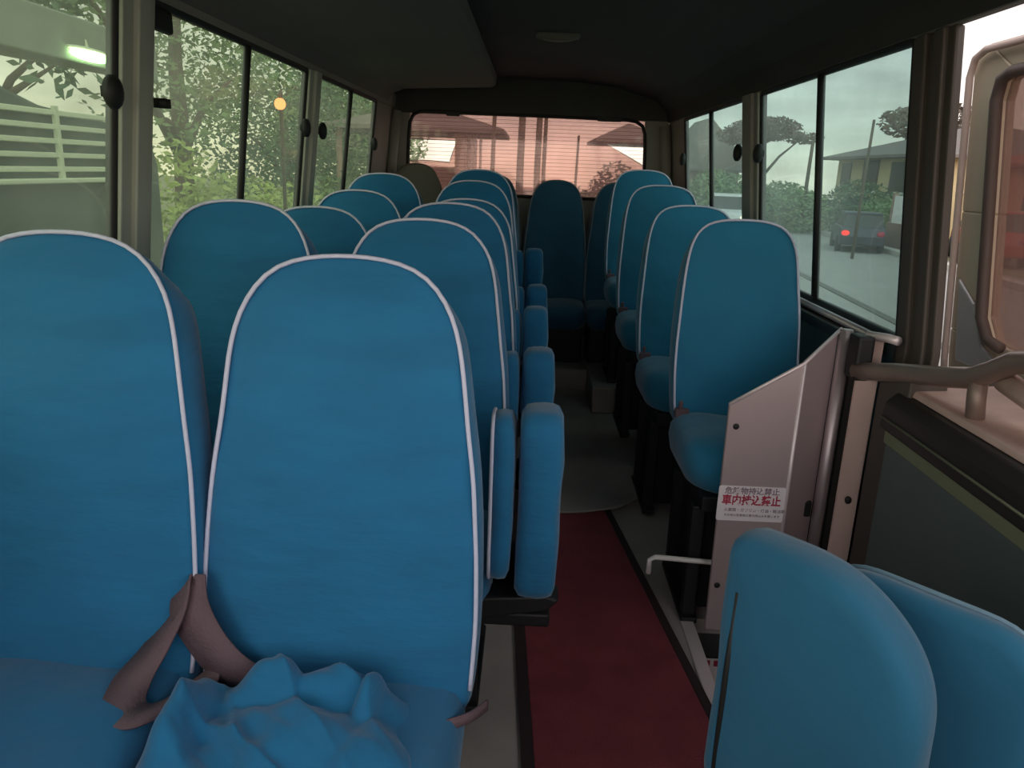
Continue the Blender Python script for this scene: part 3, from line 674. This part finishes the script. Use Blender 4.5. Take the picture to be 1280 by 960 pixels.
def canopy(label, x0, x1, y0, y1, eave, peak, rm, posts, wall=None):
    t = thing('canopy_roof', label, 'roof shelter', ((x0+x1)/2, (y0+y1)/2, G), group='open shelters behind the bus')
    hx, hy, e, p = (x1-x0)/2, (y1-y0)/2, eave-G, peak-G; k = min(hx, hy)
    c4 = [(-hx, -hy), (hx, -hy), (hx, hy), (-hx, hy)]
    b = MB(); b.add([(a, c, e) for a, c in c4]+[(a, c, e+.1) for a, c in c4]+[(-hx+k, 0, p), (hx-k+.01, 0, p)],
        [(0, 3, 2, 1), (0, 1, 5, 4), (1, 2, 6, 5), (2, 3, 7, 6), (3, 0, 4, 7), (4, 5, 9, 8), (5, 6, 9), (6, 7, 8, 9), (7, 4, 8)]); b.build('roof', rm, t)
    for (px, py, r) in posts:
        b = MB(); b.tube([(px-(x0+x1)/2, py-(y0+y1)/2, 0), (px-(x0+x1)/2, py-(y0+y1)/2, e+.03)], r, 8); b.build('post', WALLG, t, True)
    if wall:
        a0, a1, c0, c1 = wall; b = MB(); b.box(a0-(x0+x1)/2, a1-(x0+x1)/2, c0-(y0+y1)/2, c1-(y0+y1)/2, 0, e+.02); b.build('wall', WALLG, t)
    return t
canopy('wide hip roofed shelter with slim posts, left half of the rear window', -5.2, -.78, 19.6, 24.2, 2.16, 2.95, ROOFG, [(-1.72, 20.0, .035), (-1.60, 20.0, .035), (-1.48, 20.0, .035), (-1.36, 20.0, .035), (-4.9, 20, .08)], (-2.0, -1.75, 20, 23.5))
canopy('low shelter roof at the right end of the rear window', 1.75, 4.05, 23.6, 27.5, 2.2, 2.85, ROOFG, [(3.9, 24, .08), (3.9, 27, .08)])
tag(MB().box(-3.7, -2.0, 21.0, 21.3, G, 1.32).build('garden_wall', WALLG), 'low grey brown wall under the shelter, left end of the rear window', 'wall')
def pole(x, y, h, r, label, arms=True, name='utility_pole'):
    t = thing(name, label, 'pole', (x, y, G), group='poles outside')
    b = MB(); b.tube([(0, 0, 0), (0, 0, h*.5), (.03, 0, h)], [r, r*.9, r*.75], 8); b.build('shaft', BARK, t, True)
    if arms:
        b = MB(); b.box(-.7, .7, -.05, .05, h-.5, h-.4); b.build('crossarm', BARK, t)
pole(-1.02, 19.4, 4.2, .06, 'thin pole left of centre in the rear window, by the house roof', False)
pole(-.36, 20, 4.6, .10, 'thick pole at the centre of the rear window', False)
pole(.07, 20.2, 4.6, .09, 'left pole of the close pair in the rear window', False)
pole(.24, 21.0, 4.6, .06, 'right pole of the close pair in the rear window', False)
pole(1.35, 26, 3.2, .05, 'short thin pole right of centre in the rear window', False)
pole(9.0, 22, 3.7, .05, 'thin pole in front of the cream house in the right window', False)
pole(11.2, 33, 3.6, .09, 'distant pole left of the window divider on the right', False)
BG = 'bushes seen through the right windows'
tree('bush', 'big green bush left of the divider in the right window', 'bush', (11.0, 35, G), [((0, 0, .9), (1.4, 2.4, 1.1)), ((.4, 2.4, 1.0), (1.3, 2.0, 1.0)), ((0, -2.5, .8), (1.2, 1.8, .9))], 6000, .09, LEAF[0], 11, trunk=False, group=BG)
tree('bush', 'dark rounded bush in front of the cream house', 'bush', (13.0, 32.0, G), [((0, 0, 1.0), (1.3, 2.0, 1.2)), ((.4, -2.0, .8), (1.2, 1.6, 1.0))], 5000, .085, LEAF[2], 12, trunk=False, group=BG)
tree('bush', 'green bush at the foot of the cream house, beside the white gate', 'bush', (12.4, 27.2, G), [((0, 0, .7), (.9, 1.6, .8)), ((.2, 1.8, .8), (.9, 1.4, .8))], 4500, .075, LEAF[0], 13, trunk=False, group=BG)
tree('bush', 'long green bush below the steep roof in the rear right window', 'bush', (8.6, 36, G), [((0, 0, 1.0), (1.3, 4.0, 1.3)), ((0, 2.6, 1.1), (1.2, 2.4, 1.4))], 6000, .11, LEAF[0], 14, trunk=False, group=BG)
tree('roadside_tree', 'dark flat topped tree above the steep roof in the rear right window', 'tree', (10.6, 38, G), [((0, 0, 4.3), (1.6, 2.6, .55)), ((.8, -3.0, 3.8), (.9, 1.2, .25)), ((-.3, 2.2, 4.1), (1.4, 2.0, .5))], 6000, .09, LEAF[3], 15)
tree('roadside_tree', 'small tree rising behind the roof of the cream house', 'tree', (19.5, 43, G), [((0, 0, 5.2), (1.6, 1.6, .8)), ((1.4, -2, 5.4), (1.2, 1.2, .7))], 1000, .18, LEAF[3], 16)
tree('bush', 'brown leafy bush behind the right half of the rear window', 'bush', (1.95, 19, G), [((0, 0, 1.2), (.75, 1.0, 1.15)), ((-.9, .4, .8), (.7, .8, .9)), ((.8, 0, .8), (.7, .9, .9))], 6000, .06, LEAF[3], 17, trunk=False)
tree('bush', 'low brown bush at the centre of the rear window', 'bush', (.95, 24, G), [((0, 0, .9), (.8, .8, .9)), ((-2.2, 1, .6), (.9, .8, .6))], 3500, .06, LEAF[3], 18, trunk=False)
# white gate wall
t = thing('garden_gate', 'white panelled gate on a low wall between the bushes and the right window post', 'gate', (11.7, 25.0, G))
b = MB(); b.box(-.12, .12, -1.2, 1.0, 0, .85); b.build('base_wall', WALLG, t)
b = MB(); b.box(-.05, .05, -1.1, .9, .85, 1.7); b.build('panel', WHITEP, t)
for y in (-1.1, -.1, .9):
    b = MB(); b.box(-.08, .08, y-.05, y+.05, .84, 1.78); b.build('gate_post', WALLG, t)
# cars
def car(label, loc, rz, paint, tail=None, head=None, name='car'):
    t = thing(name, label, 'car', loc, rz, 'cars outside')
    side = [(-1.8, .28), (1.8, .28), (1.85, .6), (1.75, .82), (.95, .92), (-1.75, .95), (-1.85, .6)]
    b = MB(); b.prism(side, lambda a, c, d: (d, a, c), -.78, .78); b.build('body', paint, t, bevel=.06)
    cab = [(-1.7, .93), (1.0, .9), (.45, 1.38), (-1.4, 1.42)]
    b = MB(); b.prism(cab, lambda a, c, d: (d*(1-.25*max(0, (c-.9))), a, c), -.72, .72); b.build('cabin', DARKW, t, bevel=.04)
    b = MB(); b.prism([(-1.45, 1.40), (.45, 1.36), (.42, 1.44), (-1.38, 1.46)], lambda a, c, d: (d, a, c), -.64, .64); b.build('roof', paint, t, bevel=.02)
    for sx in (-.74, .74):
        for y in (-1.15, 1.2):
            b = MB(); b.tube([(sx-.09, y, .3), (sx+.09, y, .3)], .3, 16); b.build('wheel', RUBBER, t, True)
    for sx in (-.6, .6):
        b = MB(); b.sphere((sx, -1.84, .72), (.14, .05, .10)); b.build('tail_light', (tail if tail and sx < 0 else STICKRED), t, True)
        b = MB(); b.sphere((sx, 1.82, .66), (.16, .05, .09)); b.build('head_light', head or WHITEP, t, True)
    return t
car('dark grey car with a red tail light lit, on the road in the right window', (10.35, 25.2, G), math.radians(-16), mat('car_dark', srgb(60, 60, 66), .4, vary=.05), LAMPR).scale = (.82, .82, .82)
car('pale car with yellow headlights on, behind the top of the third right seat', (7.6, 31, G), PI-.22, CARW, None, LAMPY)
car('red car passing in the gap beside the open door', (13.0, 22.6, G), math.radians(-22), CARR)
car('small red car at the foot of the poles in the rear window', (.15, 30, G), 0.02, CARR, LAMPR)
car('pale car near the house in the rear window', (-1.9, 30, G), PI, CARW, None, LAMPY)

# ------------------------------------------------------------------ world
wd = bpy.data.worlds.new('dusk_sky'); sc.world = wd; wd.use_nodes = True
N = wd.node_tree.nodes; L = wd.node_tree.links
bg = N['Background']
tc = N.new('ShaderNodeTexCoord'); sx = N.new('ShaderNodeSeparateXYZ'); L.new(tc.outputs['Generated'], sx.inputs[0])
rp = N.new('ShaderNodeValToRGB'); L.new(sx.outputs['Z'], rp.inputs[0])
el = rp.color_ramp.elements
el[0].position = 0.; el[0].color = (1.0, .82, .66, 1)
el[1].position = .06; el[1].color = (.86, .78, .70, 1)
for p, c in ((.16, (.66, .60, .59, 1)), (.45, (.74, .70, .69, 1)), (1., (.6, .66, .7, 1))):
    e = el.new(p); e.color = c
mp = N.new('ShaderNodeMapping'); mp.inputs['Scale'].default_value = (2.2, 2.2, 9); L.new(tc.outputs['Generated'], mp.inputs[0])
nz = N.new('ShaderNodeTexNoise'); nz.inputs['Scale'].default_value = 2.2; nz.inputs['Detail'].default_value = 6; L.new(mp.outputs[0], nz.inputs[0])
mr = N.new('ShaderNodeMapRange'); mr.inputs[1].default_value = .3; mr.inputs[2].default_value = .7; mr.inputs[3].default_value = .72; mr.inputs[4].default_value = 1.3
L.new(nz.outputs[0], mr.inputs[0])
# the sky behind the camera is brightened to light the seat fronts
ny_ = N.new('ShaderNodeMapRange'); ny_.inputs[1].default_value = .1; ny_.inputs[2].default_value = -.8; ny_.inputs[3].default_value = 1.; ny_.inputs[4].default_value = 2.35
L.new(sx.outputs['Y'], ny_.inputs[0])
mu = N.new('ShaderNodeMath'); mu.operation = 'MULTIPLY'; L.new(mr.outputs[0], mu.inputs[0]); L.new(ny_.outputs[0], mu.inputs[1])
m2 = N.new('ShaderNodeMath'); m2.operation = 'MULTIPLY'; m2.inputs[1].default_value = 1.4; L.new(mu.outputs[0], m2.inputs[0])
L.new(rp.outputs[0], bg.inputs[0]); L.new(m2.outputs[0], bg.inputs[1])

# ------------------------------------------------------------------ camera (phone at the front of the aisle, looking to the rear)
F = 962.; VPX, VPY, ROLL = 668., 213., math.radians(2.4)
d = Vector(((VPX-640)/F, (VPY-480)/F, 1)).normalized()
r = Vector((math.cos(ROLL), math.sin(ROLL), 0)); r.z = -(r.x*d.x+r.y*d.y)/d.z; r.normalize()
u = r.cross(d)
# rows r,d,u are world X,Y,Z in camera axes (x right, y down, z forward)
Mw = Matrix(((r.x, -r.y, -r.z), (d.x, -d.y, -d.z), (u.x, -u.y, -u.z)))
cam = bpy.data.cameras.new('camera'); cam.sensor_width = 36; cam.lens = F/1280*36; cam.clip_start = .02; cam.clip_end = 500
co = bpy.data.objects.new('camera', cam); C.objects.link(co)
co.matrix_world = Matrix.Translation((0, 0, 1.32)) @ Mw.to_4x4()
sc.camera = co
sc.view_settings.view_transform = 'Standard'; sc.view_settings.look = 'None'; sc.view_settings.gamma = 1; sc.view_settings.use_curve_mapping = False
sc.view_settings.exposure = 0.28
sc.cycles.use_denoising = True
sc.cycles.max_bounces = 8; sc.cycles.diffuse_bounces = 5; sc.cycles.transparent_max_bounces = 24
sc.cycles.sample_clamp_indirect = 4
